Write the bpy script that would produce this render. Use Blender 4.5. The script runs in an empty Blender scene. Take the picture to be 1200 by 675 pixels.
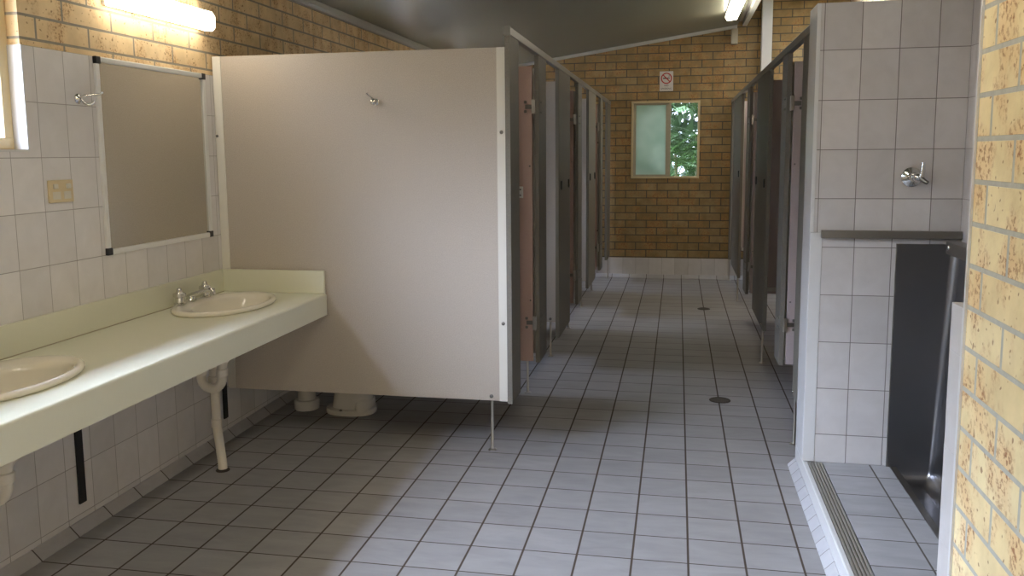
import bpy, bmesh, math, random
from mathutils import Vector, Matrix
random.seed(7)
S = bpy.context.scene
COL = S.collection
PI = math.pi

# ------------------------------------------------------------------ node helpers
class NT:
    def __init__(self, name):
        self.m = bpy.data.materials.new(name); self.m.use_nodes = True
        self.t = self.m.node_tree; self.t.nodes.clear()
        self.out = self.t.nodes.new('ShaderNodeOutputMaterial')
    def n(self, kind, **kw):
        nd = self.t.nodes.new(kind)
        for k, v in kw.items(): setattr(nd, k, v)
        return nd
    def l(self, a, b): self.t.links.new(a, b)
    def val(self, sock, v):
        if hasattr(v, 'links') or hasattr(v, 'is_output'): self.l(v, sock)
        else: sock.default_value = v
    def math(self, op, a, b=None, c=None):
        nd = self.n('ShaderNodeMath', operation=op)
        self.val(nd.inputs[0], a)
        if b is not None: self.val(nd.inputs[1], b)
        if c is not None: self.val(nd.inputs[2], c)
        return nd.outputs[0]
    def xyz(self):
        tc = self.n('ShaderNodeTexCoord'); s = self.n('ShaderNodeSeparateXYZ')
        self.l(tc.outputs['Object'], s.inputs[0]); self.tc = tc
        return s.outputs
    def comb(self, x, y, z=0.0):
        c = self.n('ShaderNodeCombineXYZ')
        for i, v in enumerate((x, y, z)): self.val(c.inputs[i], v)
        return c.outputs[0]
    def noise(self, vec, scale, detail=3, rough=.55, dist=0):
        nd = self.n('ShaderNodeTexNoise'); self.l(vec, nd.inputs['Vector'])
        nd.inputs['Scale'].default_value = scale; nd.inputs['Detail'].default_value = detail
        nd.inputs['Roughness'].default_value = rough; nd.inputs['Distortion'].default_value = dist
        return nd.outputs['Fac']
    def ramp(self, f, stops, interp='LINEAR'):
        r = self.n('ShaderNodeValToRGB'); self.l(f, r.inputs[0]); e = r.color_ramp.elements
        r.color_ramp.interpolation = interp
        while len(e) < len(stops): e.new(.5)
        for el, (p, c) in zip(e, stops):
            el.position = p; el.color = (*c, 1) if len(c) == 3 else c
        return r.outputs[0]
    def mix(self, f, a, b, blend='MIX'):
        m = self.n('ShaderNodeMix', data_type='RGBA', blend_type=blend)
        self.val(m.inputs[0], f)
        for s, v in ((m.inputs[6], a), (m.inputs[7], b)):
            if isinstance(v, tuple): s.default_value = (*v, 1) if len(v) == 3 else v
            else: self.l(v, s)
        return m.outputs[2]
    def bsdf(self, color, rough=.5, metal=0, spec=.5, bump=None, bstr=.2, bdist=.002, **kw):
        p = self.n('ShaderNodeBsdfPrincipled')
        if isinstance(color, tuple): p.inputs['Base Color'].default_value = (*color, 1)
        else: self.l(color, p.inputs['Base Color'])
        self.val(p.inputs['Roughness'], rough); self.val(p.inputs['Metallic'], metal)
        p.inputs['Specular IOR Level'].default_value = spec
        for k, v in kw.items(): p.inputs[k.replace('_', ' ')].default_value = v
        if bump is not None:
            b = self.n('ShaderNodeBump'); b.inputs['Strength'].default_value = bstr; b.inputs['Distance'].default_value = bdist
            self.l(bump, b.inputs['Height']); self.l(b.outputs[0], p.inputs['Normal'])
        self.l(p.outputs[0], self.out.inputs[0]); self.p = p
        return self.m

def plain(name, col, rough=.5, metal=0, var=.06, scale=25, bump=.05, spec=.5):
    t = NT(name); x = t.xyz(); o = t.tc.outputs['Object']
    f = t.noise(o, scale, 4)
    c = t.mix(f, tuple(max(0, v*(1-var)) for v in col), tuple(min(1, v*(1+var)) for v in col))
    return t.bsdf(c, rough, metal, spec, bump=f, bstr=bump)

def tile_mat(name, ua, va, su, sv, u0, v0, gu, gv, ca, cb, grout, rough=.25, spec=.5, bstr=.4, rnd=.07, streak=False, gsoft=1.0):
    t = NT(name); x = t.xyz(); o = t.tc.outputs['Object']
    def axis(s, size, off, g):
        q = t.math('DIVIDE', t.math('SUBTRACT', s, off), size)
        fr = t.math('FRACT', q)
        d = t.math('MULTIPLY', t.math('SUBTRACT', .5, t.math('ABSOLUTE', t.math('SUBTRACT', fr, .5))), size)
        mr = t.n('ShaderNodeMapRange', interpolation_type='SMOOTHSTEP')
        t.l(d, mr.inputs[0]); mr.inputs[1].default_value = g*.3; mr.inputs[2].default_value = g*.62
        return mr.outputs[0], t.math('FLOOR', q)
    mu, iu = axis(x[ua], su, u0, gu); mv, iv = axis(x[va], sv, v0, gv)
    mask = t.math('MULTIPLY', mu, mv)
    wn = t.n('ShaderNodeTexWhiteNoise', noise_dimensions='2D'); t.l(t.comb(iu, iv), wn.inputs['Vector'])
    sc = t.n('ShaderNodeVectorMath', operation='ADD'); t.l(o, sc.inputs[0])
    sh = t.n('ShaderNodeVectorMath', operation='SCALE'); t.l(wn.outputs['Color'], sh.inputs[0]); sh.inputs[3].default_value = 30
    t.l(sh.outputs[0], sc.inputs[1])
    vec = sc.outputs[0]
    if streak:
        mp = t.n('ShaderNodeMapping'); t.l(vec, mp.inputs[0]); mp.inputs['Scale'].default_value = (.55, 1.6, 1); vec = mp.outputs[0]
    f = t.noise(vec, 9, 5, .6, .4)
    c = t.mix(t.ramp(f, [(.3, (0,)*3), (.72, (1,)*3)]), ca, cb)
    k = t.math('MULTIPLY_ADD', wn.outputs['Value'], 2*rnd, 1-rnd)
    cm = t.n('ShaderNodeVectorMath', operation='SCALE'); t.l(c, cm.inputs[0]); t.l(k, cm.inputs[3])
    gn = t.noise(o, 14, 3)
    g = t.mix(gn, tuple(v*.75 for v in grout), tuple(v*1.25 for v in grout))
    col = t.mix(mask, g, cm.outputs[0])
    rg = t.math('MULTIPLY_ADD', mask, rough-.8, .8)
    rg = t.math('ADD', rg, t.math('MULTIPLY', t.math('SUBTRACT', f, .5), .12))
    h = t.math('MULTIPLY_ADD', f, .06, mask)
    return t.bsdf(col, rg, 0, spec, bump=h, bstr=bstr, bdist=.0015)

def brick_mat(name, ua, row=.0863, width=.24, v0=0., u0=0., ca=(.62,.45,.2), cb=(.5,.33,.13), spot=(.2,.07,.03), mortar=(.3,.27,.21), spots=1.0, patchy=.0):
    t = NT(name); x = t.xyz(); o = t.tc.outputs['Object']
    u = t.math('ADD', x[ua], u0); v = t.math('SUBTRACT', x[2], v0)
    vec = t.comb(u, v)
    b = t.n('ShaderNodeTexBrick', offset=.5, offset_frequency=2, squash=1.0)
    t.l(vec, b.inputs['Vector'])
    for k, val in (('Scale', 1), ('Mortar Size', .0052), ('Mortar Smooth', .15), ('Bias', 0), ('Brick Width', width), ('Row Height', row)): b.inputs[k].default_value = val
    b.inputs['Color1'].default_value = (0, 0, 0, 1); b.inputs['Color2'].default_value = (1, 1, 1, 1); b.inputs['Mortar'].default_value = (.5, .5, .5, 1)
    bw = t.n('ShaderNodeRGBToBW'); t.l(b.outputs['Color'], bw.inputs[0])
    base = t.mix(bw.outputs[0], ca, cb)
    n1 = t.noise(o, 7, 4, .6)
    base = t.mix(t.ramp(n1, [(.35, (0,)*3), (.7, (1,)*3)]), base, tuple(v*.82 for v in cb))
    # iron speckle, clustered on patches of some bricks
    mp = t.n('ShaderNodeMapping'); t.l(o, mp.inputs[0]); mp.inputs['Scale'].default_value = (1.3, 1.3, .9)
    pt = t.noise(mp.outputs[0], 8.5, 2, .5)
    fine = t.noise(o, 85, 3, .65)
    pm = t.ramp(pt, [(.5-.04*spots, (0,)*3), (.66, (1,)*3)])
    fm = t.ramp(fine, [(.5, (0,)*3), (.62, (1,)*3)])
    sp = t.math('MULTIPLY', t.math('MULTIPLY', pm, fm), .85)
    base = t.mix(t.math('MULTIPLY', pm, .35+patchy), base, (spot[0]*2.0, spot[1]*2.6, spot[2]*2.2))
    base = t.mix(sp, base, spot)
    dots = t.ramp(t.noise(o, 60, 1, .4), [(.68, (0,)*3), (.73, (1,)*3)])
    base = t.mix(t.math('MULTIPLY', dots, .7), base, tuple(v*.8 for v in spot))
    mn = t.noise(o, 40, 3)
    mc = t.mix(mn, tuple(v*.8 for v in mortar), tuple(v*1.2 for v in mortar))
    col = t.mix(b.outputs['Fac'], base, mc)
    h = t.math('ADD', t.math('SUBTRACT', 1, b.outputs['Fac']), t.math('MULTIPLY', fine, .25))
    return t.bsdf(col, .75, 0, .25, bump=h, bstr=.55, bdist=.004)

# ------------------------------------------------------------------ mesh builder
class MB:
    def __init__(self): self.b = bmesh.new()
    def _bev(self, geom_verts, r, seg):
        es = list({e for v in geom_verts for e in v.link_edges})
        bmesh.ops.bevel(self.b, geom=es, offset=r, segments=seg, affect='EDGES', profile=.5)
    def box(self, x0, x1, y0, y1, z0, z1, bev=0, seg=2, M=None):
        vs = [self.b.verts.new((x, y, z)) for x in (x0, x1) for y in (y0, y1) for z in (z0, z1)]
        for f in ((0,1,3,2),(4,6,7,5),(0,4,5,1),(2,3,7,6),(0,2,6,4),(1,5,7,3)): self.b.faces.new([vs[i] for i in f])
        if M: 
            for v in vs: v.co = M @ v.co
        if bev: self._bev(vs, bev, seg)
        return self
    def prism(self, pts, axis, a0, a1, bev=0):
        """pts: polygon in the two other axes (order x,y,z without axis)."""
        def mk(p, a):
            c = list(p); c.insert(axis, a); return self.b.verts.new(c)
        A = [mk(p, a0) for p in pts]; B = [mk(p, a1) for p in pts]; n = len(pts)
        self.b.faces.new(A); self.b.faces.new(B[::-1])
        for i in range(n): self.b.faces.new((A[i], B[i], B[(i+1) % n], A[(i+1) % n]))
        if bev: self._bev(A+B, bev, 2)
        return self
    def loft(self, rings, cap0=True, cap1=True, closed=True):
        R = [[self.b.verts.new(p) for p in r] for r in rings]; n = len(R[0])
        for a, c in zip(R[:-1], R[1:]):
            for i in range(n if closed else n-1): self.b.faces.new((a[i], a[(i+1) % n], c[(i+1) % n], c[i]))
        if cap0: self.b.faces.new(R[0][::-1])
        if cap1: self.b.faces.new(R[-1])
        return self
    def tube(self, pts, r, n=14, cap=True):
        P = [Vector(p) for p in pts]; rs = r if isinstance(r, (list, tuple)) else [r]*len(P)
        rings = []; up = None
        for i, p in enumerate(P):
            d = (P[min(i+1, len(P)-1)] - P[max(i-1, 0)]).normalized()
            if up is None:
                up = Vector((0, 0, 1)) if abs(d.z) < .9 else Vector((1, 0, 0))
            a = (up - d*up.dot(d)).normalized(); up = a; b = d.cross(a)
            rings.append([p + (a*math.cos(t) + b*math.sin(t))*rs[i] for t in (2*PI*k/n for k in range(n))])
        return self.loft(rings, cap, cap)
    def lathe(self, prof, c=(0, 0, 0), axis=(0, 0, 1), n=28, sx=1., sy=1.):
        """prof: (r, h) list along axis."""
        q = Vector((0, 0, 1)).rotation_difference(Vector(axis)); c = Vector(c)
        rings = [[c + q @ Vector((max(r, 1e-5)*sx*math.cos(2*PI*k/n), max(r, 1e-5)*sy*math.sin(2*PI*k/n), h)) for k in range(n)] for r, h in prof]
        return self.loft(rings)
    def quad(self, *p):
        self.b.faces.new([self.b.verts.new(v) for v in p]); return self
    def build(self, name, mat, parent=None, smooth=None, loc=None):
        b = self.b
        bmesh.ops.recalc_face_normals(b, faces=b.faces)
        o_ = Vector((0, 0, 0))
        if parent is not None:
            p = parent
            while p is not None: o_ = o_ + Vector(p.location); p = p.parent
        if loc is not None: o_ = o_ + Vector(loc)
        for v in b.verts: v.co -= o_
        me = bpy.data.meshes.new(name); b.to_mesh(me); b.free()
        if smooth is not None:
            me.polygons.foreach_set('use_smooth', [True]*len(me.polygons))
            try: me.set_sharp_from_angle(angle=math.radians(smooth))
            except Exception: pass
        mats = mat if isinstance(mat, (list, tuple)) else [mat]
        for m in mats: me.materials.append(m)
        o = bpy.data.objects.new(name, me); COL.objects.link(o)
        if parent is not None: o.parent = parent
        if loc is not None: o.location = Vector(loc)
        return o

def arc(c, r, a0, a1, n, plane='xz'):
    out = []
    for k in range(n+1):
        a = math.radians(a0 + (a1-a0)*k/n); u, v = r*math.cos(a), r*math.sin(a)
        out.append({'xz': (c[0]+u, c[1], c[2]+v), 'xy': (c[0]+u, c[1]+v, c[2]), 'yz': (c[0], c[1]+u, c[2]+v)}[plane])
    return out

def thing(name, loc, label, cat, group=None):
    o = bpy.data.objects.new(name, None); o.empty_display_size = .1; COL.objects.link(o)
    o.location = loc; o['label'] = label; o['category'] = cat
    if group: o['group'] = group
    return o
def tag(o, label, cat, group=None):
    o['label'] = label; o['category'] = cat
    if group: o['group'] = group
    return o
def struct(o, label=None, cat=None):
    o['kind'] = 'structure'
    if label: o['label'] = label
    if cat: o['category'] = cat
    return o
def copy_tree(o, parent=None, keep=True):
    c = o.copy(); COL.objects.link(c)
    if parent is not None: c.parent = parent
    for ch in o.children: copy_tree(ch, c)
    return c

# ------------------------------------------------------------------ materials
W_A, W_B, W_G = (.60,.575,.565), (.67,.645,.64), (.34,.32,.30)
M = {}
M['floor'] = tile_mat('floor_tiles', 0, 1, .2, .2, 0, 0, .0085, .0062, (.29,.286,.292), (.37,.365,.373), (.07,.05,.036), rough=.46, spec=.4, streak=True, bstr=.35)
M['step_floor'] = tile_mat('step_tiles', 0, 1, .204, .204, 1.582-.204, .093, .007, .006, (.35,.35,.365), (.45,.45,.47), (.11,.095,.08), rough=.46, streak=True)
M['wt_left'] = tile_mat('wall_tiles_side', 1, 2, .15, .2, .104, 1.862, .0030, .0030, (.70,.675,.665), (.77,.745,.74), W_G, rough=.2)
M['wt_far'] = tile_mat('wall_tiles_end', 0, 2, .15, .3, .424, -.05, .0035, .0035, W_A, W_B, W_G, rough=.25)
M['wt_alc'] = tile_mat('wall_tiles_alcove', 0, 2, .149, .2065, 1.482, 1.053, .0034, .0034, W_A, W_B, (.2,.18,.17), rough=.2)
M['wt_alcx'] = tile_mat('wall_tiles_alcove_side', 1, 2, .149, .2065, .875, 1.053, .0034, .0034, W_A, W_B, (.25,.23,.22), rough=.2)
M['wt_nib'] = tile_mat('wall_tiles_screen', 1, 2, .2, .2065, -1.0, 1.053, .0024, .0024, W_A, W_B, (.42,.41,.41), rough=.2)
M['cove_y'] = tile_mat('cove_tiles_side', 1, 2, .2, 5, 0, -2, .006, .001, (.42,.41,.42), (.50,.49,.50), (.10,.08,.07), rough=.3)
M['cove_r'] = tile_mat('cove_tiles_step', 1, 2, .1, 5, .03, -2, .004, .001, (.50,.50,.53), (.58,.58,.60), (.20,.18,.17), rough=.3)
M['cove_x'] = tile_mat('cove_tiles_end', 0, 2, .2, 5, 0, -2, .006, .001, (.42,.41,.42), (.50,.49,.50), (.10,.08,.07), rough=.3)
M['white_glaze'] = plain('white_glazed_edge', (.70,.70,.70), .25, var=.03)
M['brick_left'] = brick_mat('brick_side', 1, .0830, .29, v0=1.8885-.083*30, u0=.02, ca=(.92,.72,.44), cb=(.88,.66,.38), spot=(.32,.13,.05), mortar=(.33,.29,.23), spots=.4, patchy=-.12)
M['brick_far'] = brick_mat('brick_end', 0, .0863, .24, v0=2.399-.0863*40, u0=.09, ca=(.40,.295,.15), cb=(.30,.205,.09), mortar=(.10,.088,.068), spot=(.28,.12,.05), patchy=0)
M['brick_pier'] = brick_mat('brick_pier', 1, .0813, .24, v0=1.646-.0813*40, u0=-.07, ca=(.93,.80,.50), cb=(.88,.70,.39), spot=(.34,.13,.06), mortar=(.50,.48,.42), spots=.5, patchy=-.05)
def panel_mat(name, a, b, rough=.38, spec=.5):
    t = NT(name); x = t.xyz(); o = t.tc.outputs['Object']
    f = t.noise(o, 260, 2, .7); g = t.noise(o, 40, 3, .6)
    c = t.mix(t.ramp(f, [(.38, (0,)*3), (.62, (1,)*3)]), a, b)
    c = t.mix(t.math('MULTIPLY', g, .25), c, tuple(v*.85 for v in a))
    return t.bsdf(c, rough, 0, spec, bump=f, bstr=.06, bdist=.0006)
M['panel'] = panel_mat('beige_laminate', (.45,.40,.345), (.56,.505,.445))
M['pilaster'] = panel_mat('grey_beige_laminate', (.185,.172,.148), (.235,.22,.192), .5, .2)
M['pink'] = panel_mat('pink_laminate', (.475,.325,.28), (.555,.395,.345), .42)
M['lilac'] = panel_mat('lilac_lit_laminate', (.49,.415,.415), (.57,.485,.485), .4)  # lilac cast of the left window light is put into this colour
M['channel'] = plain('cream_white_channel', (.74,.72,.66), .35, var=.02)
M['alu'] = plain('grey_aluminium', (.50,.50,.48), .38, .75, var=.03, bump=.02)
M['rail'] = plain('painted_grey_rail', (.21,.205,.19), .4, .2, var=.04)
M['chrome'] = plain('chrome', (.72,.72,.70), .14, 1, var=.02, bump=0)
M['dark_metal'] = plain('dull_bolt_metal', (.22,.21,.19), .35, .9, var=.1)
M['steel'] = plain('brushed_stainless', (.29,.287,.295), .30, 1, var=.06, scale=8, bump=.01)
M['steel_cap'] = plain('satin_stainless', (.30,.285,.26), .36, 1, var=.05, scale=8, bump=.01)
M['leg_steel'] = plain('leg_stainless', (.50,.48,.45), .3, 1, var=.05)
M['laminate'] = plain('pale_green_laminate', (.73,.73,.60), .28, var=.02, scale=60, bump=.02)
M['ceramic'] = plain('cream_vitreous_china', (.80,.76,.66), .10, var=.015, scale=6, bump=0)
M['white_china'] = plain('white_vitreous_china', (.72,.69,.63), .12, var=.02, scale=6, bump=0)
M['pvc'] = plain('aged_white_pvc', (.74,.69,.60), .35, var=.08, scale=9)
M['black'] = plain('black_painted_steel', (.012,.012,.013), .45, var=.1)
M['black_plastic'] = plain('black_plastic', (.012,.012,.014), .35, var=.1)
M['white_plastic'] = plain('white_plastic', (.78,.78,.76), .35, var=.02)
M['cream_plastic'] = plain('cream_plastic', (.66,.54,.33), .35, var=.03)
M['pale_plastic'] = plain('pale_plastic', (.66,.62,.52), .35, var=.03)
M['yellow_frame'] = plain('tan_window_frame', (.62,.50,.29), .4, var=.06)
M['timber'] = plain('painted_timber', (.42,.37,.27), .6, var=.1)
M['white_paint'] = plain('white_paint', (.66,.65,.62), .5, var=.03)
M['cornice'] = plain('grey_white_trim', (.50,.51,.49), .5, var=.03)
M['hole'] = plain('dark_opening', (.01,.009,.008), .7)
M['iron'] = plain('dull_drain_metal', (.06,.05,.042), .6, .3, var=.2, scale=80)
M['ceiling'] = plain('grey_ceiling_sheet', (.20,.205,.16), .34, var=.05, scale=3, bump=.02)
M['ceil2'] = plain('pale_ceiling_sheet', (.5,.5,.47), .5, var=.05, scale=3, bump=.02)
M['earth'] = plain('outside_ground', (.16,.15,.11), .9, var=.3, scale=3)
M['concrete'] = plain('outside_concrete', (.42,.40,.37), .85, var=.15, scale=3)
M['leaf'] = plain('palm_green', (.065,.15,.03), .4, var=.35, scale=5)
M['leaf2'] = plain('hedge_green', (.04,.08,.025), .6, var=.4, scale=5)
M['stem'] = plain('palm_stem', (.16,.15,.07), .6, var=.25, scale=12)
M['red'] = plain('sign_red', (.42,.03,.03), .5)
M['ink'] = plain('sign_black', (.02,.02,.02), .5)
M['sign_white'] = plain('sign_white', (.62,.60,.58), .45, var=.02)
t = NT('mirror_glass'); t.xyz(); M['mirror'] = t.bsdf((.66,.64,.58), .03, 1)
def emit(name, col, s):
    t = NT(name); e = t.n('ShaderNodeEmission'); e.inputs[0].default_value = (*col, 1); e.inputs[1].default_value = s
    t.l(e.outputs[0], t.out.inputs[0]); return t.m
M['tube'] = emit('lit_diffuser', (1, .89, .72), 12.0)
M['lit_cap'] = emit('lit_end_cap', (1, .90, .74), 3.5)
M['tube2'] = emit('lit_diffuser_ceiling', (1, .90, .73), 25.0)
def glass(name, tint, refl=.08):
    t = NT(name); a = t.n('ShaderNodeBsdfTransparent'); a.inputs[0].default_value = (*tint, 1)
    g = t.n('ShaderNodeBsdfGlossy'); g.inputs['Roughness'].default_value = .03
    m = t.n('ShaderNodeMixShader'); m.inputs[0].default_value = refl
    t.l(a.outputs[0], m.inputs[1]); t.l(g.outputs[0], m.inputs[2]); t.l(m.outputs[0], t.out.inputs[0]); return t.m
M['glass'] = glass('clear_glass', (.93,.97,.95))
t = NT('frosted_glass'); x = t.xyz(); f = t.noise(t.tc.outputs['Object'], 3.2, 2)
cc = t.ramp(f, [(.3, (.55,.66,.58)), (.7, (.80,.86,.80))])
a = t.n('ShaderNodeBsdfTranslucent'); t.l(cc, a.inputs[0]); g = t.n('ShaderNodeBsdfDiffuse'); g.inputs[0].default_value = (.5,.58,.53,1)
m = t.n('ShaderNodeMixShader'); m.inputs[0].default_value = .25
t.l(a.outputs[0], m.inputs[1]); t.l(g.outputs[0], m.inputs[2]); t.l(m.outputs[0], t.out.inputs[0]); M['frost'] = t.m
t = NT('pale_frosted_glass'); a = t.n('ShaderNodeBsdfTranslucent'); a.inputs[0].default_value = (.93,.95,.96,1); b_ = t.n('ShaderNodeBsdfTransparent'); m = t.n('ShaderNodeMixShader'); m.inputs[0].default_value = .45; t.l(a.outputs[0], m.inputs[1]); t.l(b_.outputs[0], m.inputs[2]); t.l(m.outputs[0], t.out.inputs[0]); M['frost_pale'] = t.m

# ------------------------------------------------------------------ camera (30 mm, slightly raised frame crop)
def camera():
    f, yaw, pitch, roll = 1003.201, math.radians(11.20679), math.radians(7.14729), math.radians(-.49688)
    px, py = 595.357, 304.985
    cy, sy, cp, sp, cr, sr = math.cos(yaw), math.sin(yaw), math.cos(pitch), math.sin(pitch), math.cos(roll), math.sin(roll)
    F = Vector((-sy*cp, cy*cp, -sp)); r = Vector((cy, sy, 0)); u = r.cross(F)
    r2 = r*cr + u*sr; u2 = u*cr - r*sr
    cd = bpy.data.cameras.new('camera'); co = bpy.data.objects.new('camera', cd); COL.objects.link(co)
    mw = Matrix((( r2.x, u2.x, -F.x, .74112), (r2.y, u2.y, -F.y, -2.97488), (r2.z, u2.z, -F.z, 1.46476), (0, 0, 0, 1)))
    co.matrix_world = mw
    cd.sensor_fit = 'HORIZONTAL'; cd.sensor_width = 36; cd.lens = 36*f/1200
    cd.shift_x = (600-px)/1200; cd.shift_y = (py-337.5)/1200
    cd.clip_start = .05; cd.clip_end = 200
    S.camera = co
camera()

# ------------------------------------------------------------------ room shell
YB, YF = -4.6, 7.1          # rear wall inner face, far wall inner face
XL = -1.565                 # left brick face
def slab_cells(mb, axis, a0, a1, u0, u1, z0, z1, holes):
    """box wall with rectangular holes; axis = thickness axis."""
    us = sorted({u0, u1, *[h[0] for h in holes], *[h[1] for h in holes]}); us = [u for u in us if u0 <= u <= u1]
    zs = sorted({z0, z1, *[h[2] for h in holes], *[h[3] for h in holes]}); zs = [z for z in zs if z0 <= z <= z1]
    for i in range(len(us)-1):
        for j in range(len(zs)-1):
            cu, cz = (us[i]+us[i+1])/2, (zs[j]+zs[j+1])/2
            if any(h[0] < cu < h[1] and h[2] < cz < h[3] for h in holes): continue
            if axis == 0: mb.box(a0, a1, us[i], us[i+1], zs[j], zs[j+1])
            else: mb.box(us[i], us[i+1], a0, a1, zs[j], zs[j+1])
    bmesh.ops.remove_doubles(mb.b, verts=mb.b.verts, dist=1e-5)
    mb.b.verts.index_update(); seen = {}
    for fc in list(mb.b.faces):
        k = tuple(sorted(v.index for v in fc.verts))
        seen.setdefault(k, []).append(fc)
    dead = [fc for v in seen.values() if len(v) > 1 for fc in v]
    bmesh.ops.delete(mb.b, geom=dead, context='FACES_ONLY')
    return mb

WZ0, WZ1 = 1.484, 2.20
WIN1 = (-2.35, -.25, WZ0, WZ1)
cub_w = [(2.15, 2.95, 1.35, 1.95), (4.15, 4.95, 1.35, 1.95), (6.15, 6.95, 1.35, 1.95)]
holesL = [WIN1] + cub_w
wl = struct(slab_cells(MB(), 0, -1.80, XL, YB-.25, YF+.25, -.15, 2.60, holesL).build('wall_left', M['brick_left']), 'yellow brick side wall above white tiles', 'wall')
slab_cells(MB(), 0, XL+.0003, -1.555, YB, YF-.001, .036, 1.862, [(WIN1[0], WIN1[1], WZ0, 1.9)] + cub_w).build('tile_cladding', M['wt_left'], wl)
# tiled reveal and sill of window 1
mb = MB(); mb.box(-1.612, -1.555, WIN1[1]-.008, WIN1[1]-.0003, WZ0, 1.862); mb.box(-1.612, -1.555, WIN1[0], WIN1[1]-.009, WZ0+.0003, WZ0+.008)
mb.build('window_reveal_tiles', M['white_glaze'], wl)
struct(MB().prism([(-1.555, .036), (-1.555, .0005), (-1.512, .0005), (-1.5125, .004), (-1.549, .040), (-1.555, .040)], 1, YB, YF-.045).build('baseboard_left', M['cove_y']), 'sloped skirting tiles along the vanity wall', 'skirting')

holeF = [(.207, .98, 1.157, 2.038)]
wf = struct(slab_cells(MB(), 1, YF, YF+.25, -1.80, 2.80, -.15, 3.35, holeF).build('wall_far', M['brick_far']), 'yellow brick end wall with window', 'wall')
MB().box(-1.55, 2.54, YF-.010, YF-.0003, .036, .233).build('tile_band', M['wt_far'], wf)
struct(MB().prism([(YF-.010, .0005), (YF-.055, .0005), (YF-.055, .004), (YF-.016, .040), (YF-.010, .040)], 0, -1.55, 2.54).build('baseboard_far', M['cove_x']), 'skirting tiles along the end wall', 'skirting')

struct(MB().box(-1.80, 2.80, YB-.3, YF+.25, -.15, 0).build('floor', M['floor']), 'grey tiled floor with dark grout', 'floor')

# ceiling: raked sheet on the left, higher flat part to the right
def cz(x): return 2.428 + .146*(x+1.555)
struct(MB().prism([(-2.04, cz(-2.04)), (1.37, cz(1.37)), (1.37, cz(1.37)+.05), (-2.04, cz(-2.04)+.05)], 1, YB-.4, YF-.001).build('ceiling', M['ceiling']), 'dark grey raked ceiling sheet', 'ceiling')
mb = MB()
for q in ((1.42, 2.80, YB-.4, 5.3), (1.42, 2.80, 6.5, YF-.001), (1.42, 1.75, 5.3001, 6.4999), (2.15, 2.80, 5.3001, 6.4999)): mb.box(*q, 3.125, 3.18)
struct(mb.build('ceiling_right', M['ceil2']))
struct(MB().box(1.7505, 2.1495, 5.3005, 6.4995, 3.15, 3.156).build('window_6', M['glass']), 'clear roof sheet over the right cubicles', 'window')
struct(MB().box(-2.0, 2.8, YF+.252, YF+2.9, 3.25, 3.31).build('ceiling_sky_block', M['ceil2']))  # unseen slab added to keep sky light off the palm outside
struct(MB().box(1.37+.001, 1.4195, YB-.4, YF-.001, cz(1.37)+.035, 3.18).build('wall_bulkhead', M['white_paint']))
struct(MB().prism([(XL+.0005, 2.385), (XL+.03, 2.385), (XL+.045, 2.40), (XL+.045, cz(XL+.045)-.0015), (XL+.0005, cz(XL)-.0015)], 1, YB, YF-.002).build('trim_1', M['cornice']), 'pale cornice between side wall and ceiling', 'trim')
struct(MB().prism([(-1.5, cz(-1.5)-.002), (1.365, cz(1.365)-.002), (1.365, cz(1.365)-.037), (-1.5, cz(-1.5)-.037)], 1, YF-.03, YF-.002).build('trim_2', M['cornice']), 'pale sloping trim between end wall and ceiling', 'trim')

# right side: brick pier by the camera, urinal recess, cubicle side wall
struct(MB().box(1.302, 2.06, YB, -1.172, -.15, 3.12).build('wall_right_front', M['brick_pier']), 'bright yellow brick pier beside the urinal', 'wall')
struct(MB().box(1.297, 1.3018, -1.1805, -1.1725, .1, 3.1).build('trim_3', M['white_glaze']))
wa = struct(MB().box(1.342, 1.9, .875, 1.078, -.1, 2.072).build('wall_alcove', M['wt_alc']), 'white tiled end wall of the urinal recess', 'wall')
struct(MB().box(1.302, 1.3185, .872, 1.078, .101, 2.072, .002).build('trim_4', M['white_glaze']), 'white edge strip on the tiled end wall', 'trim')
struct(MB().box(1.3187, 1.3418, .8752, 1.078, .101, 2.0718).build('wall_alcove_edge', M['wt_alc']))
lw = MB().box(1.352, 1.898, .858, .8748, .101, 1.092).build('tile_dado', M['wt_alc'], wa)
MB().box(1.302, 1.3518, .856, .8715, .101, 1.115, .002).build('dado_edge', M['white_glaze'], wa)
struct(MB().box(1.901, 2.06, -1.17, 1.078, -.1, 2.6).build('wall_right', M['wt_alcx']), 'white tiled side wall behind the urinal', 'wall')
wr = struct(MB().box(2.55, 2.80, 1.08, YF-.001, -.15, 3.12).build('wall_right_far', M['brick_left']))
struct(MB().box(2.062, 2.80, -1.2, 1.078, -.15, 3.12).build('wall_right_duct', M['brick_left']))
ns = struct(MB().box(1.302, 1.9, -1.158, -1.0855, -.1, 1.151).build('wall_screen', M['wt_nib']), 'low white tiled screen wall beside brick pier', 'wall')
MB().box(1.300, 1.9, -1.1715, -1.1582, .0, 1.151, .001).build('screen_edge', M['white_glaze'], ns)
# rear wall with open doorway behind the camera
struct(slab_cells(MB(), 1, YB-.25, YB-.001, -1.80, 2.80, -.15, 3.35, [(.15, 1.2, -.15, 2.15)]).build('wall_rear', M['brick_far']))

# unseen wall and roof strip added to hold back daylight at the doorway
struct(MB().box(-1.8, 2.8, YB-3.2, YB-3.0, -.155, 3.0).build('wall_daylight_block', M['brick_pier']))
struct(MB().box(-1.8, 2.8, YB-.75, YB-.405, 3.2, 3.26).build('ceiling_daylight_block', M['ceil2']))

# raised urinal step: tiled floor, white kerb, sloped skirting
st = struct(MB().box(1.320, 1.9, -1.0845, .874, 0.001, .1).build('floor_step', M['step_floor']), 'raised tiled step in front of the urinal', 'floor')
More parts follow.
